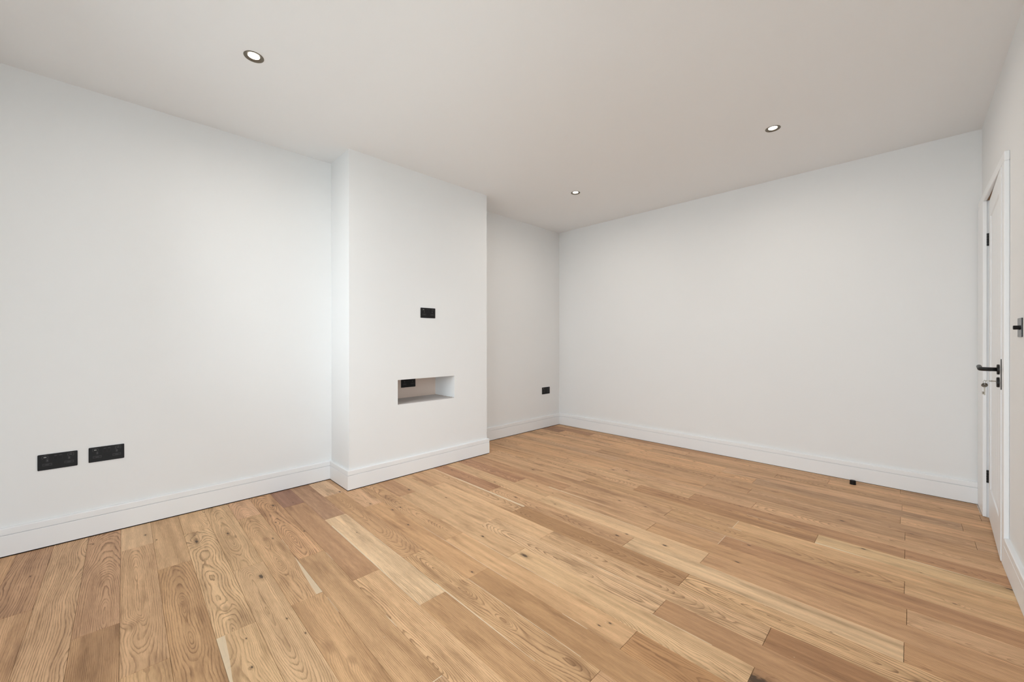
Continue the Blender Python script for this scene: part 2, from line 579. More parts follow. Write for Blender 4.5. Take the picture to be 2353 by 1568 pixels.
    dash = noise(comb(math_('MULTIPLY', u, 75.0), math_('MULTIPLY', v, 900.0), math_('ADD', seed, 13.0)), 1.0, 1.0)
    dash = smooth(dash, 0.60, 0.74)
    shade = math_('MULTIPLY', shade, math_('SUBTRACT', 1.0, math_('MULTIPLY', stain, 0.36)))
    shade = math_('MULTIPLY', shade, math_('SUBTRACT', 1.0, math_('MULTIPLY', dash, 0.16)))
    sh3 = comb(math_('POWER', shade, 0.86), shade, math_('POWER', shade, 1.12))
    col = mixc(1.0, tone, sh3, 'MULTIPLY')
    col = mixc(math_('MULTIPLY', knot_halo, 0.42), col, lin(140, 100, 66))
    col = mixc(math_('MULTIPLY', knot_dark, 0.88), col, lin(64, 48, 36))

    # pale sapwood along one long edge: (u_start, u_end, signed width); widest at u_start, nothing at u_end
    sp = sep(attr('sapwood').outputs['Vector'])
    tpar = math_('DIVIDE', math_('SUBTRACT', u, sp[0]), math_('SUBTRACT', sp[1], sp[0]))
    on = math_('MULTIPLY', math_('GREATER_THAN', tpar, 0.0), math_('LESS_THAN', tpar, 1.0))
    wloc = math_('MULTIPLY', math_('ABSOLUTE', sp[2]), math_('SUBTRACT', 1.0, math_('POWER', math_('ABSOLUTE', tpar), 1.3)))
    half = attr('half_width').outputs['Fac']
    edge = math_('SUBTRACT', half, math_('MULTIPLY', v, math_('SIGN', sp[2])))
    edge = math_('ADD', edge, math_('MULTIPLY', math_('SUBTRACT', n_mid, 0.5), 0.006))
    sap = math_('MULTIPLY', on, math_('LESS_THAN', edge, wloc))
    col = mixc(math_('MULTIPLY', sap, 0.8), col, lin(236, 214, 182))

    # tiny specks of plaster dust
    vor = N.new('ShaderNodeTexVoronoi')
    vor.inputs['Scale'].default_value = 28.0
    L.new(comb(u, v, seed), vor.inputs['Vector'])
    spk = smooth(vor.outputs['Distance'], 0.030, 0.048, 1.0, 0.0)
    pick = math_('GREATER_THAN', sep(vor.outputs['Color'])[0], 0.86)
    col = mixc(math_('MULTIPLY', math_('MULTIPLY', spk, pick), 0.7), col, lin(236, 226, 206))
    L.new(col, bsdf.inputs['Base Color'])
    rough = math_('ADD', 0.46, math_('MULTIPLY', blotch, 0.14))
    L.new(rough, bsdf.inputs['Roughness'])
    bsdf.inputs['Specular IOR Level'].default_value = 0.35
    bp = N.new('ShaderNodeBump')
    bp.inputs['Strength'].default_value = 0.07
    bp.inputs['Distance'].default_value = 0.001
    L.new(shade, bp.inputs['Height'])
    L.new(bp.outputs['Normal'], bsdf.inputs['Normal'])
    return m


OAK = wood_material()

# row boundaries (y) and butt joints (x) of the boards, front of the room to back
ROW_Y = {-4: -0.520, -3: -0.392, -2: -0.2655, -1: -0.139, 0: -0.0125, 1: 0.113, 2: 0.2395, 3: 0.3655, 4: 0.4915, 5: 0.6165, 6: 0.7425,
         7: 0.8705, 8: 0.9970, 9: 1.1245, 10: 1.2500, 11: 1.3745, 12: 1.5025, 13: 1.6290, 14: 1.7555, 15: 1.8845, 16: 2.0125,
         17: 2.1415, 18: 2.2685, 19: 2.3980, 20: Y2 + ST - 0.001, 21: 2.6535, 22: 2.7840, 23: 2.9075, 24: 3.0385, 25: 3.1690, 26: 3.2960,
         27: 3.4240, 28: 3.5560, 29: 3.6870, 30: 3.8130, 31: 3.9420, 32: YB - ST + 0.003}
JOINTS = {-4: [-2.16, -1.08], -3: [-2.512, -1.43], -2: [-1.60, -0.52], -1: [-2.156, -1.08], 0: [-2.877, -1.796, -0.72], 1: [-2.518, -1.43, -0.36],
          2: [-2.878, -1.7915, -0.72], 3: [-2.257, -1.18, -0.10], 4: [-2.882, -1.7965, -0.72], 5: [-2.1515, -1.0745, 0.0], 6: [-2.880, -1.785, -0.71],
          7: [-2.510, -1.425, -0.35], 8: [-2.880, -1.790, -0.7215], 9: [-2.5125, -1.4265, -0.355], 10: [-2.87, -1.791, -0.7225],
          11: [-2.517, -1.428, -0.3655], 12: [-1.792, -0.723], 13: [-2.523, -1.435, -0.372], 14: [-1.787, -0.726],
          15: [-2.152, -1.0765, -0.015], 16: [-1.7935, -0.726], 17: [-2.1435, -1.0705, -0.009], 18: [-1.793, -0.726],
          19: [-2.155, -1.0805, -0.0175], 20: [-2.875, -1.7975, -0.729], 21: [-2.508, -1.428, -0.3635], 22: [-2.153, -1.0785, -0.0185],
          23: [-2.892, -1.7965, -0.729], 24: [-2.150, -1.0855, -0.0195], 25: [-2.972, -1.888, -0.8195, 0.247], 26: [-2.183, -1.109, -0.0415],
          27: [-2.99, -1.9255, -0.8515, 0.215], 28: [-2.187, -1.1065, -0.037], 29: [-2.94, -1.83, -0.762, 0.3045], 30: [-2.593, -1.510, -0.4435], 31: [-2.2, -1.12, -0.05]}

# board colours seen in the photograph (row, segment): sRGB
TONES = {(-3, 0): (178, 138, 100), (-3, 1): (188, 148, 106), (-2, 0): (196, 158, 116), (-1, 0): (186, 146, 107), (-1, 1): (174, 135, 94),
         (0, 0): (208, 172, 128), (0, 1): (199, 160, 116), (0, 2): (202, 163, 116), (1, 0): (198, 160, 115), (1, 1): (186, 146, 101),
         (2, 0): (204, 166, 120), (2, 1): (208, 171, 124), (2, 2): (206, 169, 122), (3, 0): (202, 165, 119), (3, 1): (202, 165, 120),
         (4, 0): (199, 157, 116), (4, 1): (199, 159, 113), (4, 2): (193, 152, 106), (5, 0): (197, 153, 108), (5, 1): (191, 151, 106),
         (6, 0): (152, 112, 86), (6, 1): (181, 139, 98), (6, 2): (203, 163, 117), (7, 0): (178, 138, 102), (7, 1): (224, 189, 143), (7, 2): (187, 146, 101),
         (8, 0): (209, 173, 132), (8, 1): (187, 146, 102), (8, 2): (197, 157, 111), (9, 0): (203, 162, 119), (9, 1): (192, 149, 103), (9, 2): (182, 140, 95),
         (10, 0): (193, 152, 107), (10, 1): (193, 152, 107), (10, 2): (203, 161, 114), (10, 3): (181, 136, 90), (11, 0): (181, 139, 98), (11, 1): (201, 162, 117), (11, 2): (208, 170, 123), (11, 3): (180, 138, 97),
         (12, 0): (203, 164, 119), (12, 1): (209, 171, 126), (12, 2): (183, 140, 97), (13, 0): (192, 151, 108), (13, 1): (208, 168, 122),
         (13, 2): (203, 164, 119), (13, 3): (168, 124, 83), (14, 0): (197, 157, 113), (14, 1): (174, 133, 90), (14, 2): (208, 168, 120),
         (15, 0): (176, 131, 93), (15, 1): (193, 152, 109), (15, 2): (226, 189, 141), (15, 3): (184, 141, 97), (16, 0): (203, 164, 119),
         (16, 1): (216, 178, 131), (16, 2): (193, 150, 106), (17, 0): (174, 130, 93), (17, 1): (198, 157, 113), (17, 2): (191, 148, 103),
         (17, 3): (202, 161, 117), (18, 0): (184, 141, 100), (18, 1): (193, 152, 109), (18, 2): (182, 138, 96), (19, 0): (190, 150, 108), (19, 1): (195, 154, 111),
         (19, 2): (193, 152, 106), (19, 3): (200, 160, 114), (20, 1): (201, 160, 116), (20, 2): (193, 152, 107), (20, 3): (204, 163, 115), (21, 1): (198, 157, 113),
         (21, 2): (178, 135, 92), (21, 3): (209, 174, 125), (22, 1): (200, 160, 115), (22, 2): (176, 133, 92), (22, 3): (180, 136, 95), (23, 3): (200, 159, 115),
         (29, 0): (150, 112, 80), (30, 0): (170, 128, 90), (31, 0): (190, 150, 108), (31, 1): (178, 136, 96)}
BASE_TONE = (194, 153, 110)

# knots: floor position (x, y) and radius
KNOTS = [(-2.117, 0.4525, .019), (-1.380, 1.4503, .020), (-2.903, 1.112, .012), (-0.290, 3.100, .013), (0.310, 2.770, .012), (-0.330, 1.445, .055)]
PIX_KNOTS = [(452, 1245, .016), (902, 1172, .009), (920, 1166, .009), (940, 1126, .011), (1025, 1144, .007), (699, 1221, .007), (820, 1224, .005),
             (938, 1206, .010), (981, 1242, .008), (1424, 1151, .010), (1301, 1186, .008), (1247, 1173, .006), (1275, 1159, .007), (1440, 1228, .008),
             (1409, 1080, .012), (1440, 1082, .014), (1137, 1108, .008), (1185, 1143, .011), (1225, 1080, .012), (1377, 1438, .006), (1402, 1433, .007),
             (1085, 1315, .008), (1057, 1293, .004), (2045, 1212, .006), (1985, 1262, .012), (1694, 1292, .010), (1528, 1254, .011), (1418, 1231, .011),
             (1910, 1453, .004), (2094, 1227, .010), (851, 1158, .010), (334, 1230, .008), (360, 1241, .005), (659, 1422, .005), (628, 1162, .014),
             (634, 1201, .007), (702, 1455, .005), (754, 1487, 1.012), (808, 1516, 1.009), (579, 1534, .006), (566, 1468, .004), (1610, 1090, .008),
             (1724, 1071, .006), (1595, 1061, .008), (1700, 1163, .009), (2163, 1169, .008), (1297, 1002, .010), (1484, 1037, .010), (1435, 1014, .007),
             (1558, 1148, .006), (1365, 1194, .006), (1322, 1522, 1.010), (1066, 1340, 1.011), (1160, 1428, 1.008), (420, 1390, 1.009), (520, 1400, 1.010), (610, 1240, 1.010), (540, 1234, 1.007), (300, 1440, 1.010), (1726, 1420, 1.008)]


def floor_pt(px, py):
    d = fw + r2 * ((px - 2353 / 2) / F_PX) - u2 * ((py - 784) / F_PX)
    t = -CAM_H / d.z
    return d.x * t, d.y * t


for a, b, c in PIX_KNOTS:
    x, y = floor_pt(a, b)
    KNOTS.append((x, y, c))

# pale sapwood edges: (row, seg): (x_start, x_end, signed width) + = far edge of the board
SAP = {(2, 2): (-1.788, -1.42, -0.026), (4, 1): (-1.80, -2.20, 0.026), (14, 0): (-1.788, -3.6, 0.015), (21, 3): (-0.361, -0.10, -0.016),
       (17, 1): (-1.9, -1.30, 0.012), (22, 3): (-0.01, 0.33, -0.006), (7, 1): (-2.4, -1.43, -0.008), (8, 2): (-1.5, -0.9, -0.006)}

# figure of the boards that read clearly: (0.1 cathedral / 0.6 off-centre / 0.9 straight, contrast)
STYLE = {(2, 1): (0.1, 0.58), (2, 2): (0.6, 0.40), (5, 0): (0.1, 0.60), (6, 2): (0.6, 0.58), (7, 1): (0.6, 0.30), (6, 1): (0.9, 0.42), (7, 2): (0.9, 0.42),
         (12, 1): (0.1, 0.60), (14, 2): (0.1, 0.62), (13, 2): (0.1, 0.50), (8, 2): (0.1, 0.55), (9, 2): (0.9, 0.45), (11, 2): (0.6, 0.42), (15, 2): (0.9, 0.25),
         (-2, 0): (0.6, 0.58), (-1, 0): (0.1, 0.60), (-1, 1): (0.9, 0.5), (-3, 0): (0.6, 0.62), (0, 1): (0.1, 0.45), (1, 1): (0.1, 0.52), (3, 0): (0.1, 0.42),
         (3, 1): (0.1, 0.46), (4, 1): (0.1, 0.48), (7, 0): (0.6, 0.62), (6, 0): (0.9, 0.3), (12, 2): (0.9, 0.45), (13, 3): (0.9, 0.3), (14, 1): (0.1, 0.45)}
rng = random.Random(11)
n_planks = 0


def plank(row, seg, x0, x1, y0, y1):
    global n_planks
    gx, gy = 0.0006, 0.00035
    a0, a1, b0, b1 = x0 + gx, x1 - gx, y0 + gy, y1 - gy
    cx, cy = (a0 + a1) / 2, (b0 + b1) / 2
    hx, hy = (a1 - a0) / 2, (b1 - b0) / 2
    c = 0.0007
    bm = bmesh.new()
    lv = []
    for hx_, hy_, z in ((hx, hy, -0.013), (hx, hy, -c), (hx - c, hy - c, 0.0)):
        lv.append([bm.verts.new(q) for q in ((-hx_, -hy_, z), (hx_, -hy_, z), (hx_, hy_, z), (-hx_, hy_, z))])
    for A, B in zip(lv, lv[1:]):
        for i in range(4):
            bm.faces.new((A[i], A[(i + 1) % 4], B[(i + 1) % 4], B[i]))
    bm.faces.new(lv[2])
    bm.faces.new(list(reversed(lv[0])))
    o = obj('plank', bm, OAK, fl)
    o.location = (cx, cy, rng.uniform(-0.00035, 0.0))
    t = TONES.get((row, seg))
    if t is None:
        k = rng.uniform(0.92, 1.06)
        w = rng.uniform(-0.02, 0.02)
        t = (BASE_TONE[0] * k, BASE_TONE[1] * k * (1 - w * 0.5), BASE_TONE[2] * k * (1 - w * 1.5))
    t = [v * WOOD_GAIN * c for v, c in zip(lin(*t), (0.985, 1.005, 1.12))]
    o['tone'] = [v * min(1.0, 0.86 / max(t)) for v in t]
    style = rng.random()
    st = STYLE.get((row, seg))
    if st:
        style = st[0]
    sgn = rng.choice((-1, 1))
    if style < 0.5:       # cathedral figure
        ga = (rng.uniform(-0.02, 0.02), sgn * rng.uniform(0.0, 0.06), rng.choice((-1, 1)) * rng.uniform(0.05, 0.13))
        fr = rng.uniform(125, 190)
    elif style < 0.8:     # off-centre figure
        ga = (sgn * rng.uniform(0.04, 0.09), rng.uniform(-0.06, 0.06), rng.choice((-1, 1)) * rng.uniform(0.02, 0.08))
        fr = rng.uniform(140, 210)
    else:                 # straight grain
        ga = (sgn * rng.uniform(0.15, 0.3), rng.uniform(-0.05, 0.05), rng.uniform(-0.03, 0.03))
        fr = rng.uniform(170, 260)
    o['grain_a'] = ga
    con = rng.uniform(0.28, 0.50)
    o['grain_b'] = (st[1] if st else con, fr, rng.uniform(0, 60))
    ks = sorted([(s * 0.72 if s < 0.9 else s, x - cx, y - cy) for x, y, s in KNOTS if x0 < x < x1 and y0 < y < y1], reverse=True)[:3]
    while len(ks) < 3:
        if rng.random() < 0.10:
            ks.append((rng.uniform(0.003, 0.007), rng.uniform(-hx, hx) * 0.9, rng.uniform(-hy, hy) * 0.8))
        else:
            ks.append((0.0001, 50.0, 50.0))
    for nm_, (s, kx, ky) in zip(('knot_a', 'knot_b', 'knot_c'), ks):
        o[nm_] = (kx, ky, s)
    sp = SAP.get((row, seg))
    o['sapwood'] = (sp[0] - cx, sp[1] - cx, sp[2]) if sp else (50.0, 51.0, 0.001)
    o['half_width'] = hy
    n_planks += 1


WOOD_GAIN = 1.30
for row, js in JOINTS.items():
    y0, y1 = ROW_Y[row], ROW_Y[row + 1]
    js = sorted(js)
    ends = [XL + ST - 0.0015] + [j for j in js if XL < j < XR] + [XR + 0.10 if 3.0 < y0 < 3.75 else XR - ST + 0.002]
    for seg in range(len(ends) - 1):
        a, b = ends[seg], ends[seg + 1]
        # cut round the chimney breast
        if y1 > Y1 - 0.006 and y0 < Y2 + 0.006 and a < XC + ST and not row == 20:
            if y0 < Y1 - 0.02:
                plank(row, 0, a, min(b, XC + ST - 0.001), y0, Y1 - ST + 0.001)
            if b <= XC + 0.02:
                continue
            a = XC + ST - 0.0015
        if b - a < 0.02:
            continue
        plank(row, seg, a, b, y0, y1)

# a few seams filled with pale filler / plaster dust
def seam(x0, x1, row, w=0.0018):
    y = ROW_Y[row]
    bm = bmesh.new()
    n = max(2, int((x1 - x0) / 0.03))
    rr = random.Random(int(x0 * 1000) + row)
    vs = []
    for i in range(n + 1):
        x = x0 + (x1 - x0) * i / n
        ww = w * rr.uniform(0.35, 1.0) * (0.3 if i in (0, n) else 1)
        vs.append((bm.verts.new((x, y - ww / 2, 0.0003)), bm.verts.new((x, y + ww / 2, 0.0003)),
                   bm.verts.new((x, y - ww / 2, -0.004)), bm.verts.new((x, y + ww / 2, -0.004))))
    for A, B in zip(vs, vs[1:]):
        bm.faces.new((A[0], B[0], B[1], A[1]))
        bm.faces.new((A[0], A[2], B[2], B[0]))
        bm.faces.new((A[1], B[1], B[3], A[3]))
    o = obj('seam_filler', bm, PUTTY, fl)
    tag(o, 'pale filler in a board seam')


for a in ((-2.55, -1.79, 15, 0.003), (-1.66, -1.30, 8), (-1.25, -0.98, 8, 0.0022), (-1.43, -0.80, 9, 0.0012), (-1.75, -1.42, 7, 0.0015), (-0.98, -0.86, 10), (-1.47, -1.38, 6), (-2.12, -2.02, 6, 0.002),
          (-1.75, -1.62, 5), (-2.43, -2.28, 5), (-0.73, -0.50, 12, 0.0018), (-0.72, -0.47, 22, 0.0022), (-0.75, -0.68, 20, 0.002), (-0.95, -0.6, 19, 0.001),
          (-1.25, -0.75, 13, 0.0016), (-1.65, -1.1, 11, 0.0012), (-1.11, -0.76, 28, 0.003), (-2.0, -1.3, 10, 0.0012), (-2.5, -1.45, 8, 0.0012), (-1.75, -1.1, 17, 0.0016)):
    seam(*a)
# pale end joints
for x, row in ((-1.0745, 5), (-0.7285, 18), (-0.729, 20)):
    if True:
        jx = min(JOINTS[row], key=lambda j: abs(j - x))
        bm = bmesh.new()
        box(bm, jx - 0.0011, jx + 0.0011, ROW_Y[row] + 0.004, ROW_Y[row + 1] - 0.004, -0.004, 0.0002)
        tag(obj('seam_filler', bm, PUTTY, fl), 'pale filler in a board seam')


# ------------------------------------------------------------------ recessed downlights
def downlight(x, y, label):
    t = empty('downlight', (x, y, H))
    tag(t, label, 'downlight', 'recessed ceiling downlights')
    bm = bmesh.new()
    lathe(bm, [(0.0428, 0.0), (0.0430, -0.0012), (0.0424, -0.0024), (0.0408, -0.0028), (0.0385, -0.0022), (0.0330, -0.0004), (0.0275, 0.0016), (0.0246, 0.0032)],
          cap0=False, cap1=False, n=48)
    obj('bezel', bm, BRONZE, t, smooth=True)
    bm = bmesh.new()
    lathe(bm, [(0.0390, 0.0030), (0.0390, 0.0120), (0.0300, 0.0600)], cap0=False, n=32)
    obj('lamp_body', bm, BLACK, t, smooth=False)
    bm = bmesh.new()
    lathe(bm, [(0.0250, 0.0060), (0.0250, 0.0030), (0.0200, 0.0016), (0.0100, 0.0008), (0.0020, 0.0006)], n=32)
    obj('lens', bm, LENS, t, smooth=True)
    ld = bpy.data.lights.new('lamp_light', 'AREA')
    ld.shape = 'DISK'
    ld.size = 0.044
    ld.energy = LAMP_W
    ld.color = (1.0, 0.93, 0.84)
    ld.spread = math.radians(170)
    lo = bpy.data.objects.new('lamp_light', ld)
    lo.location = (0, 0, -0.0005)
    lo.parent = t
    C.objects.link(lo)


downlight(*LAMPS[0], 'recessed downlight in the ceiling nearest the left wall sockets, largest of the three')
downlight(*LAMPS[1], 'recessed downlight in the ceiling beside the chimney breast, smallest of the three')
downlight(*LAMPS[2], 'recessed downlight in the ceiling towards the door')


# ------------------------------------------------------------------ black double sockets (flush on walls facing +X)
def plate_prism(bm, pts, x0, x1, y0=0, z0=0):
    A = [bm.verts.new((x0, y0 + a, z0 + b)) for a, b in pts]
    B = [bm.verts.new((x1, y0 + a, z0 + b)) for a, b in pts]
    n = len(pts)
    for i in range(n):
        bm.faces.new((A[i], A[(i + 1) % n], B[(i + 1) % n], B[i]))
    bm.faces.new(list(reversed(A)))
    bm.faces.new(B)


def ring_prism(bm, w, h, r, lw, x0, x1, y0, z0, gaps=False):
    P, Q = rounded_rect(w, h, r), rounded_rect(w - 2 * lw, h - 2 * lw, max(r - lw, 0.0003))
    n = len(P)
    for i in range(n):
        j = (i + 1) % n
        if gaps:
            my = (P[i][0] + P[j][0]) / 2
            if abs(my) < w * 0.22 and abs(P[i][0] - P[j][0]) > w * 0.3:
                # leave the middle of the long sides open: two short stubs instead
                for s in (-1, 1):
                    e = P[i] if P[i][0] * s > 0 else P[j]
                    z_out = e[1]
                    z_in = z_out - math.copysign(lw, z_out)
                    q = [(e[0], z_out), (s * w * 0.26, z_out), (s * w * 0.26, z_in), (e[0], z_in)]
                    bm.faces.new([bm.verts.new((x1, y0 + a, z0 + b)) for a, b in q])
                continue
        q = (P[i], P[j], Q[j], Q[i])
        bm.faces.new([bm.verts.new((x1, y0 + a, z0 + b)) for a, b in q])


def socket(x, yc, zc, label, w=0.1425, h=0.083, ports=True, roll_deg=0.0):
    t = empty('double_socket', (x, yc, zc))
    t.rotation_euler = (math.radians(roll_deg), 0, 0)
    tag(t, label, 'socket', 'black double wall sockets')
    bm = bmesh.new()
    plate_prism(bm, rounded_rect(w, h, 0.004), 0.0, 0.0045)
    obj('face_plate', bm, BLACKPLATE, t, 0.0008)
    f = 0.0045
    P = lambda uu, vv: ((uu - 0.5) * w, (0.5 - vv) * h)
    for uu in (0.445, 0.566):
        y, z = P(uu, 0.27)
        bm = bmesh.new()
        plate_prism(bm, rounded_rect(0.0125, 0.0225, 0.001), f - 0.002, f + 0.0016, y, z)
        sw = obj('rocker_switch', bm, BLACKPLATE, t, 0.0005)
        bm = bmesh.new()
        ring_prism(bm, 0.0138, 0.0238, 0.0012, 0.0007, f, f + 0.0003, y, z)
        obj('switch_outline', bm, GREYMARK, sw)
        bm = bmesh.new()
        plate_prism(bm, rounded_rect(0.0085, 0.0014, 0.0004), f + 0.001, f + 0.0019, y, z + 0.0098)
        obj('switch_mark', bm, MIDMARK, sw)
    for uu, pu in ((0.237, 0.183), (0.782, 0.824)):
        y, z = P(uu, 0.405)
        bm = bmesh.new()
        plate_prism(bm, rounded_rect(0.0085, 0.0145, 0.001), f - 0.002, f + 0.0004, y, z)
        e = obj('earth_shutter', bm, GREYMARK, t)
        bm = bmesh.new()
        plate_prism(bm, rounded_rect(0.0026, 0.0042, 0.0006), f, f + 0.0007, y + 0.0006, z + 0.0005)
        obj('earth_mark', bm, MIDMARK, e)
        y, z = P(uu, 0.665)
        bm = bmesh.new()
        plate_prism(bm, rounded_rect(0.035, 0.0125, 0.0015), f - 0.002, f + 0.0005, y, z)
        b = obj('pin_shutter', bm, GREYMARK, t)
        for s in (-1, 1):
            bm = bmesh.new()
            plate_prism(bm, rounded_rect(0.0085, 0.0042, 0.0005), f, f + 0.0007, y + s * 0.0105, z)
            obj('pin_slot', bm, RUBBER, b)
        if ports:
            y, z = P(pu, 0.185)
            bm = bmesh.new()
            ring_prism(bm, 0.0225, 0.0165, 0.004, 0.0009, f, f + 0.0004, y, z, gaps=True)
            pb = obj('charging_port', bm, MIDMARK, t)
            bm = bmesh.new()
            plate_prism(bm, rounded_rect(0.0095, 0.0016, 0.0005), f, f + 0.0006, y, z + 0.0075)
            obj('port_mark', bm, MIDMARK, pb)
            bm = bmesh.new()
            plate_prism(bm, rounded_rect(0.0100, 0.0024, 0.0006), f, f + 0.0006, y, z - 0.0005)
            obj('port_slot', bm, PALEMARK if pu < 0.5 else MIDMARK, pb)


socket(XL, -0.2530, 0.4487, 'black double socket on the left wall, nearer the left edge of the picture')
socket(XL, -0.0695, 0.4520, 'black double socket on the left wall, right one of the pair')
socket(XC, 1.8430, 1.3288, 'black double socket high on the chimney breast above the niche', w=0.144, h=0.0855)
socket(XL, 3.7900, 0.4630, 'black double socket on the alcove wall beside the far corner', w=0.146, h=0.0855)
socket(NX, 1.8315, 0.7160, 'black double socket inside the chimney niche', w=0.1445, h=0.0855, ports=False)


# ------------------------------------------------------------------ door (slightly ajar), frame
AF = XR - 0.0178    # front face of the architrave


def arch_profile_box(name, x0, x1, y0, y1, z0, z1, parent, m=GLOSS):
    return boxes(name, [(x0, x1, y0, y1, z0, z1)], m, parent, 0.0035)


fr = empty('trim_1', (XR, (DY0 + DY1) / 2, 0))
struct(fr, 'white painted architrave and lining around the door', 'door frame')
ox, oy = fr.location.x, fr.location.y
RX = lambda v: v - ox
RY = lambda v: v - oy
arch_profile_box('architrave', RX(AF), RX(XR), RY(3.006), RY(3.072), 0.0, 1.957, fr)
arch_profile_box('architrave', RX(AF), RX(XR), RY(DY1 - 0.010), RY(YB - ST - 0.002), 0.002, 1.957, fr)
arch_profile_box('architrave', RX(AF), RX(XR), RY(3.006), RY(YB - ST - 0.002), 1.9572, 2.004, fr)
boxes('lining', [(RX(XR), RX(XR + 0.12), RY(DY0 - 0.02), RY(DY0 + 0.004), 0.0, DZ + 0.02)], GLOSS, fr)
boxes('lining', [(RX(XR), RX(XR + 0.12), RY(DY1 - 0.004), RY(DY1 + 0.02), 0.0, DZ + 0.02)], GLOSS, fr)
boxes('lining', [(RX(XR), RX(XR + 0.12), RY(DY0 + 0.004), RY(DY1 - 0.004), DZ + 0.008, DZ + 0.02)], RAW, fr)
boxes('door_stop_bead', [(RX(XR + 0.062), RX(XR + 0.085), RY(DY0 + 0.004), RY(DY0 + 0.016), 0.0, DZ + 0.008)], GLOSS, fr)
boxes('door_stop_bead', [(RX(XR + 0.062), RX(XR + 0.085), RY(DY1 - 0.016), RY(DY1 - 0.004), 0.0, DZ + 0.008)], GLOSS, fr)
boxes('door_stop_bead', [(RX(XR + 0.062), RX(XR + 0.085), RY(DY0 + 0.016), RY(DY1 - 0.016), DZ - 0.004, DZ + 0.008)], GLOSS, fr)
DOOR_DEG = -2.2
HX, HY = 0.3405, 3.7930     # hinge line
DW, DT, DB, DTOP = 0.7190, 0.040, 0.006, 1.950
door = empty('door_1', (HX, HY, 0), math.radians(DOOR_DEG))
struct(door, 'white boarded cottage door standing slightly ajar in the right wall', 'door')
sw_, tr_, br_ = 0.098, 0.108, 0.190
stile = lambda y0, y1, z0, z1, nme: boxes(nme, [(0, DT, y0, y1, z0, z1)], GLOSS, door, 0.0015)
stile(-DW, -DW + sw_, DB, DTOP, 'stile')
stile(-sw_, -0.002, DB, DTOP, 'stile')
stile(-DW + sw_, -sw_, DTOP - tr_, DTOP, 'rail')
stile(-DW + sw_, -sw_, DB, DB + br_, 'rail')
nbrd = 5
bw = (DW - 2 * sw_) / nbrd
for i in range(nbrd):
    a = -DW + sw_ + i * bw
    bm = bmesh.new()
    c = 0.003
    pts = [(0.005 + c, a + 0.0002), (0.005, a + c), (0.005, a + bw - c), (0.005 + c, a + bw - 0.0002), (0.030, a + bw - 0.0002), (0.030, a + 0.0002)]
    A = [bm.verts.new((x, y, DB + br_)) for x, y in pts]
    B = [bm.verts.new((x, y, DTOP - tr_)) for x, y in pts]
    for k in range(6):
        bm.faces.new((A[k], A[(k + 1) % 6], B[(k + 1) % 6], B[k]))
    bm.faces.new(list(reversed(A)))
    bm.faces.new(B)
    obj('board', bm, GLOSS, door)
# sloping bead at the bottom and top of the boarded panel
for z0, z1, zi in ((DB + br_, DB + br_, 0.005), (DTOP - tr_, DTOP - tr_, -0.005)):
    bm = bmesh.new()
    v = [bm.verts.new(q) for q in ((0.0005, -DW + sw_, z0), (0.0005, -sw_, z0), (0.0049, -sw_, z0 + zi), (0.0049, -DW + sw_, z0 + zi),
                                   (0.0049, -DW + sw_, z0), (0.0049, -sw_, z0))]
    bm.faces.new((v[0], v[1], v[2], v[3]))
    bm.faces.new((v[3], v[2], v[5], v[4]))
    bm.faces.new((v[0], v[4], v[5], v[1]))
    bm.faces.new((v[0], v[3], v[4]))
    bm.faces.new((v[1], v[5], v[2]))
    obj('panel_bead', bm, GLOSS, door)
# hinges: knuckles stand in the room in front of the leaf edge
for zc in (1.716, 0.254):
    bm = bmesh.new()
    for k in range(5):
        z0 = zc - 0.0385 + k * 0.0155
        lathe(bm, [(0.0052, z0), (0.0060, z0 + 0.0006), (0.0060, z0 + 0.0142), (0.0052, z0 + 0.0148)], centre=(-0.0050, 0.0005, 0), n=16)
    hg = obj('hinge', bm, BLACK, door)
    tag(hg, 'black butt hinge')
    bm = bmesh.new()
    box(bm, -0.0010, 0.0008, -0.0065, -0.0006, zc - 0.0385, zc + 0.0385)
    box(bm, -0.0072, 0.0006, 0.0030, 0.0042, zc - 0.0385, zc + 0.0385)
    obj('hinge_leaf', bm, BLACK, hg)
    bm = bmesh.new()
    for zz in (zc - 0.025, zc + 0.006, zc + 0.024):
        lathe(bm, [(0.0018, -0.0023), (0.0014, -0.0028)], axis='x', centre=(0.0, -0.0038, zz), n=10)
    obj('hinge_screw', bm, STEEL, hg)
# latch fore-end on the lock edge
bm = bmesh.new()
box(bm, 0.0002, 0.0210, -DW - 0.0022, -DW + 0.0004, 0.851, 1.002)
tag(obj('latch_plate', bm, BLACK, door, 0.0004), 'tall black latch plate on the door edge')
# lever handle
LY, LZ = -DW + 0.058, 0.9475
bm = bmesh.new()
lathe(bm, [(0.0255, 0.0), (0.0255, -0.0070), (0.0240, -0.0085), (0.0115, -0.0090)], axis='x', centre=(0, LY, LZ), n=40)
rs = obj('handle_rose', bm, BLACK, door, smooth=False)
bm = bmesh.new()
arm = [(-0.006, LY, LZ), (-0.040, LY, LZ)]
for k in range(7):
    a = math.radians(90 * k / 6)
    arm.append((-0.044 - 0.018 * math.sin(a), LY + 0.018 * (1 - math.cos(a)), LZ))
arm += [(-0.062, LY + 0.05, LZ + 0.003), (-0.062, LY + 0.105, LZ + 0.008), (-0.062, LY + 0.112, LZ + 0.0085)]
tube(bm, arm, [0.0098] * (len(arm) - 1) + [0.0080], n=20)
lv_ = obj('lever_handle', bm, BLACK, door, smooth=True)
tag(lv_, 'black round-bar lever handle')
KZ = 0.8830
bm = bmesh.new()
lathe(bm, [(0.0255, 0.0), (0.0255, -0.0070), (0.0235, -0.0095), (0.0060, -0.0100), (0.0050, -0.0060)], axis='x', centre=(0, LY, KZ), n=40)
obj('escutcheon', bm, BLACK, door)


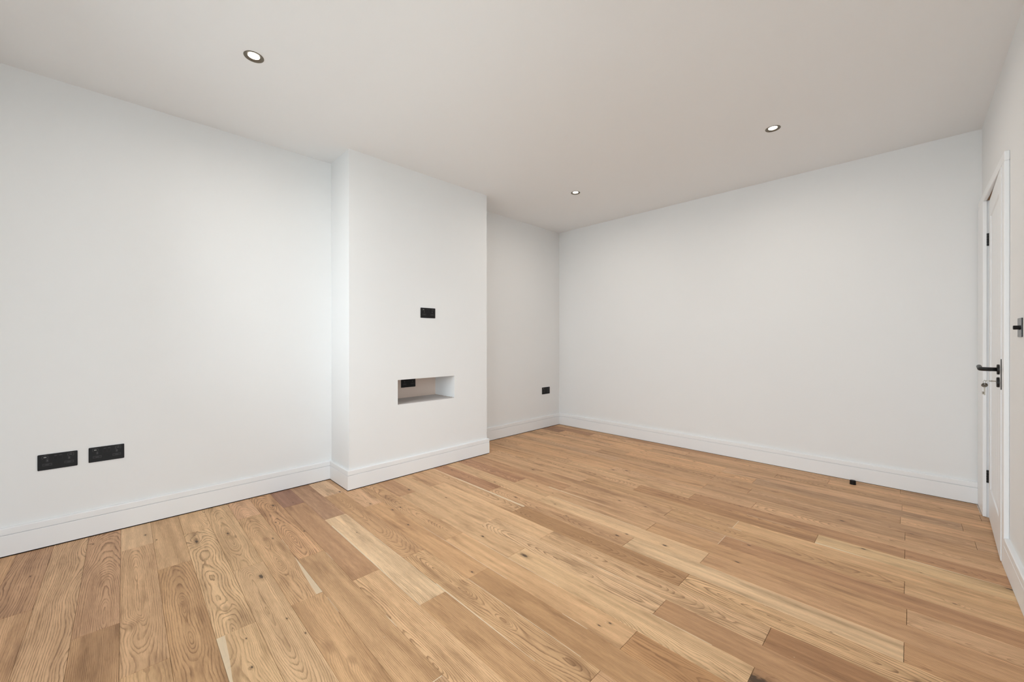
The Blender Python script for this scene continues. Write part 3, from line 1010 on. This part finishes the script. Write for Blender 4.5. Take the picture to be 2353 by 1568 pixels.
# ------------------------------------------------------------------ keys
def world_of(v):
    c, s = math.cos(math.radians(DOOR_DEG)), math.sin(math.radians(DOOR_DEG))
    return Vector((HX + v[0] * c - v[1] * s, HY + v[0] * s + v[1] * c, v[2]))


def key_mesh(bm, L=0.040, bow_w=0.0330, bow_h=0.0220, th=0.0024):
    """key hanging down from its bow: bow centre at origin, width along X, thickness along Y."""
    n = 32
    hole_c, hole_r = (0.0, 0.0062), 0.0030
    for y0, y1, flip in ((-th / 2, th / 2, False),):
        out0, out1, in0, in1 = [], [], [], []
        for i in range(n):
            a = 2 * math.pi * i / n
            ca, sa = math.cos(a), math.sin(a)
            out0.append(bm.verts.new((bow_w / 2 * ca, y0, bow_h / 2 * sa)))
            out1.append(bm.verts.new((bow_w / 2 * ca, y1, bow_h / 2 * sa)))
            in0.append(bm.verts.new((hole_c[0] + hole_r * 1.7 * ca, y0, hole_c[1] + hole_r * 0.8 * sa)))
            in1.append(bm.verts.new((hole_c[0] + hole_r * 1.7 * ca, y1, hole_c[1] + hole_r * 0.8 * sa)))
        for i in range(n):
            j = (i + 1) % n
            bm.faces.new((out0[i], out0[j], in0[j], in0[i]))
            bm.faces.new((out1[j], out1[i], in1[i], in1[j]))
            bm.faces.new((out0[i], out1[i], out1[j], out0[j]))
            bm.faces.new((in0[j], in1[j], in1[i], in0[i]))
    zt = -bow_h / 2 + 0.001
    lathe(bm, [(0.0034, zt), (0.0034, zt - 0.003), (0.0025, zt - 0.004), (0.0025, zt - L), (0.0018, zt - L - 0.001)], n=14)
    zb = zt - L + 0.004
    for z0, z1, w in ((zb, zb + 0.012, 0.006), (zb + 0.008, zb + 0.012, 0.0125), (zb + 0.003, zb + 0.006, 0.0105), (zb, zb + 0.002, 0.0125)):
        box(bm, -w, -0.0015, -0.0011, 0.0011, z0, z1)


# key turned in the lock, bow edge-on to the camera
kt = empty('key', world_of((-0.0095, LY, KZ)), math.radians(DOOR_DEG))
tag(kt, 'nickel key pushed into the door lock below the lever', 'key', 'door keys')
bm = bmesh.new()
lathe(bm, [(0.0025, 0.004), (0.0025, -0.0130), (0.0034, -0.0140), (0.0034, -0.0165)], axis='x', centre=(0, 0, 0.0045), n=14)
obj('shank', bm, STEEL, kt)
bm = bmesh.new()
n = 28
A, B = [], []
for i in range(n):
    a = 2 * math.pi * i / n
    A.append(bm.verts.new((-0.0270 + 0.0115 * math.cos(a), 0.0160 * math.sin(a), 0.0045 - 0.0012)))
    B.append(bm.verts.new((-0.0270 + 0.0115 * math.cos(a), 0.0160 * math.sin(a), 0.0045 + 0.0012)))
for i in range(n):
    bm.faces.new((A[i], A[(i + 1) % n], B[(i + 1) % n], B[i]))
bm.faces.new(list(reversed(A)))
bm.faces.new(B)
obj('bow', bm, STEEL, kt)
bm = bmesh.new()
rc = Vector((-0.0385, 0.0, -0.0025))
tube(bm, [rc + Vector((math.cos(yaw) * 0.0062 * math.cos(2 * math.pi * k / 24), math.sin(yaw) * 0.0062 * math.cos(2 * math.pi * k / 24), 0.0092 * math.sin(2 * math.pi * k / 24))) for k in range(24)],
     0.0009, n=8, closed=True)
obj('key_ring', bm, STEEL, kt)
kp = world_of((-0.0095 - 0.0385, LY, KZ - 0.0025 - 0.0085 - 0.0068))
k2 = empty('key', kp, yaw)
tag(k2, 'nickel mortice key with oval bow dangling from the ring in the door lock', 'key', 'door keys')
bm = bmesh.new()
key_mesh(bm)
obj('key_blank', bm, STEEL, k2)

# ------------------------------------------------------------------ dimmer switch on the right wall
dm = empty('dimmer_switch', (XR, 2.735, 1.1495))
tag(dm, 'black rotary dimmer switch on the right wall at the picture edge', 'switch')
bm = bmesh.new()
plate_prism(bm, rounded_rect(0.085, 0.0815, 0.003), -0.0046, 0.0)
obj('face_plate', bm, SATIN, dm, 0.001)
bm = bmesh.new()
lathe(bm, [(0.0100, -0.0046), (0.0100, -0.0058), (0.0088, -0.0064), (0.0088, -0.0202), (0.0078, -0.0215)], axis='x', n=32)
obj('knob', bm, RUBBER, dm)

# ------------------------------------------------------------------ door stop on the floor
ds = empty('door_stop', (-0.306, 3.943, 0))
tag(ds, 'small black cylindrical door stop on the floor by the back skirting', 'door stop')
bm = bmesh.new()
lathe(bm, [(0.0190, 0.0), (0.0190, 0.003), (0.0182, 0.004), (0.0182, 0.0275), (0.0170, 0.0295), (0.0150, 0.0300)], n=36)
obj('rubber_body', bm, RUBBER, ds)
bm = bmesh.new()
lathe(bm, [(0.0050, 0.0296), (0.0050, 0.0306), (0.0035, 0.0310)], n=16)
obj('fixing_screw', bm, BLACK, ds)

# ragged caulk where the skirting meets the door frame
bm = bmesh.new()
rg = random.Random(9)
for i in range(40):
    f = i / 39
    x = AF - 0.0005 - rg.uniform(0, 0.004)
    y = YB - ST - 0.003 - f * 0.20
    q = rg.uniform(0.0012, 0.0032)
    vs = [bm.verts.new((x + q * rg.uniform(0.6, 1.2) * math.cos(a_), y + q * 1.6 * rg.uniform(0.6, 1.2) * math.sin(a_), 0.0)) for a_ in (0.2, 1.4, 2.6, 3.9, 5.1)]
    top = bm.verts.new((x, y, q * 0.8))
    for k in range(5):
        bm.faces.new((vs[k], vs[(k + 1) % 5], top))
    bm.faces.new(list(reversed(vs)))
ck = obj('caulk_crumbs', bm, CRUMB)
tag(ck, 'crumbs of white caulk on the floor in the corner beside the door', 'debris', kind='stuff')
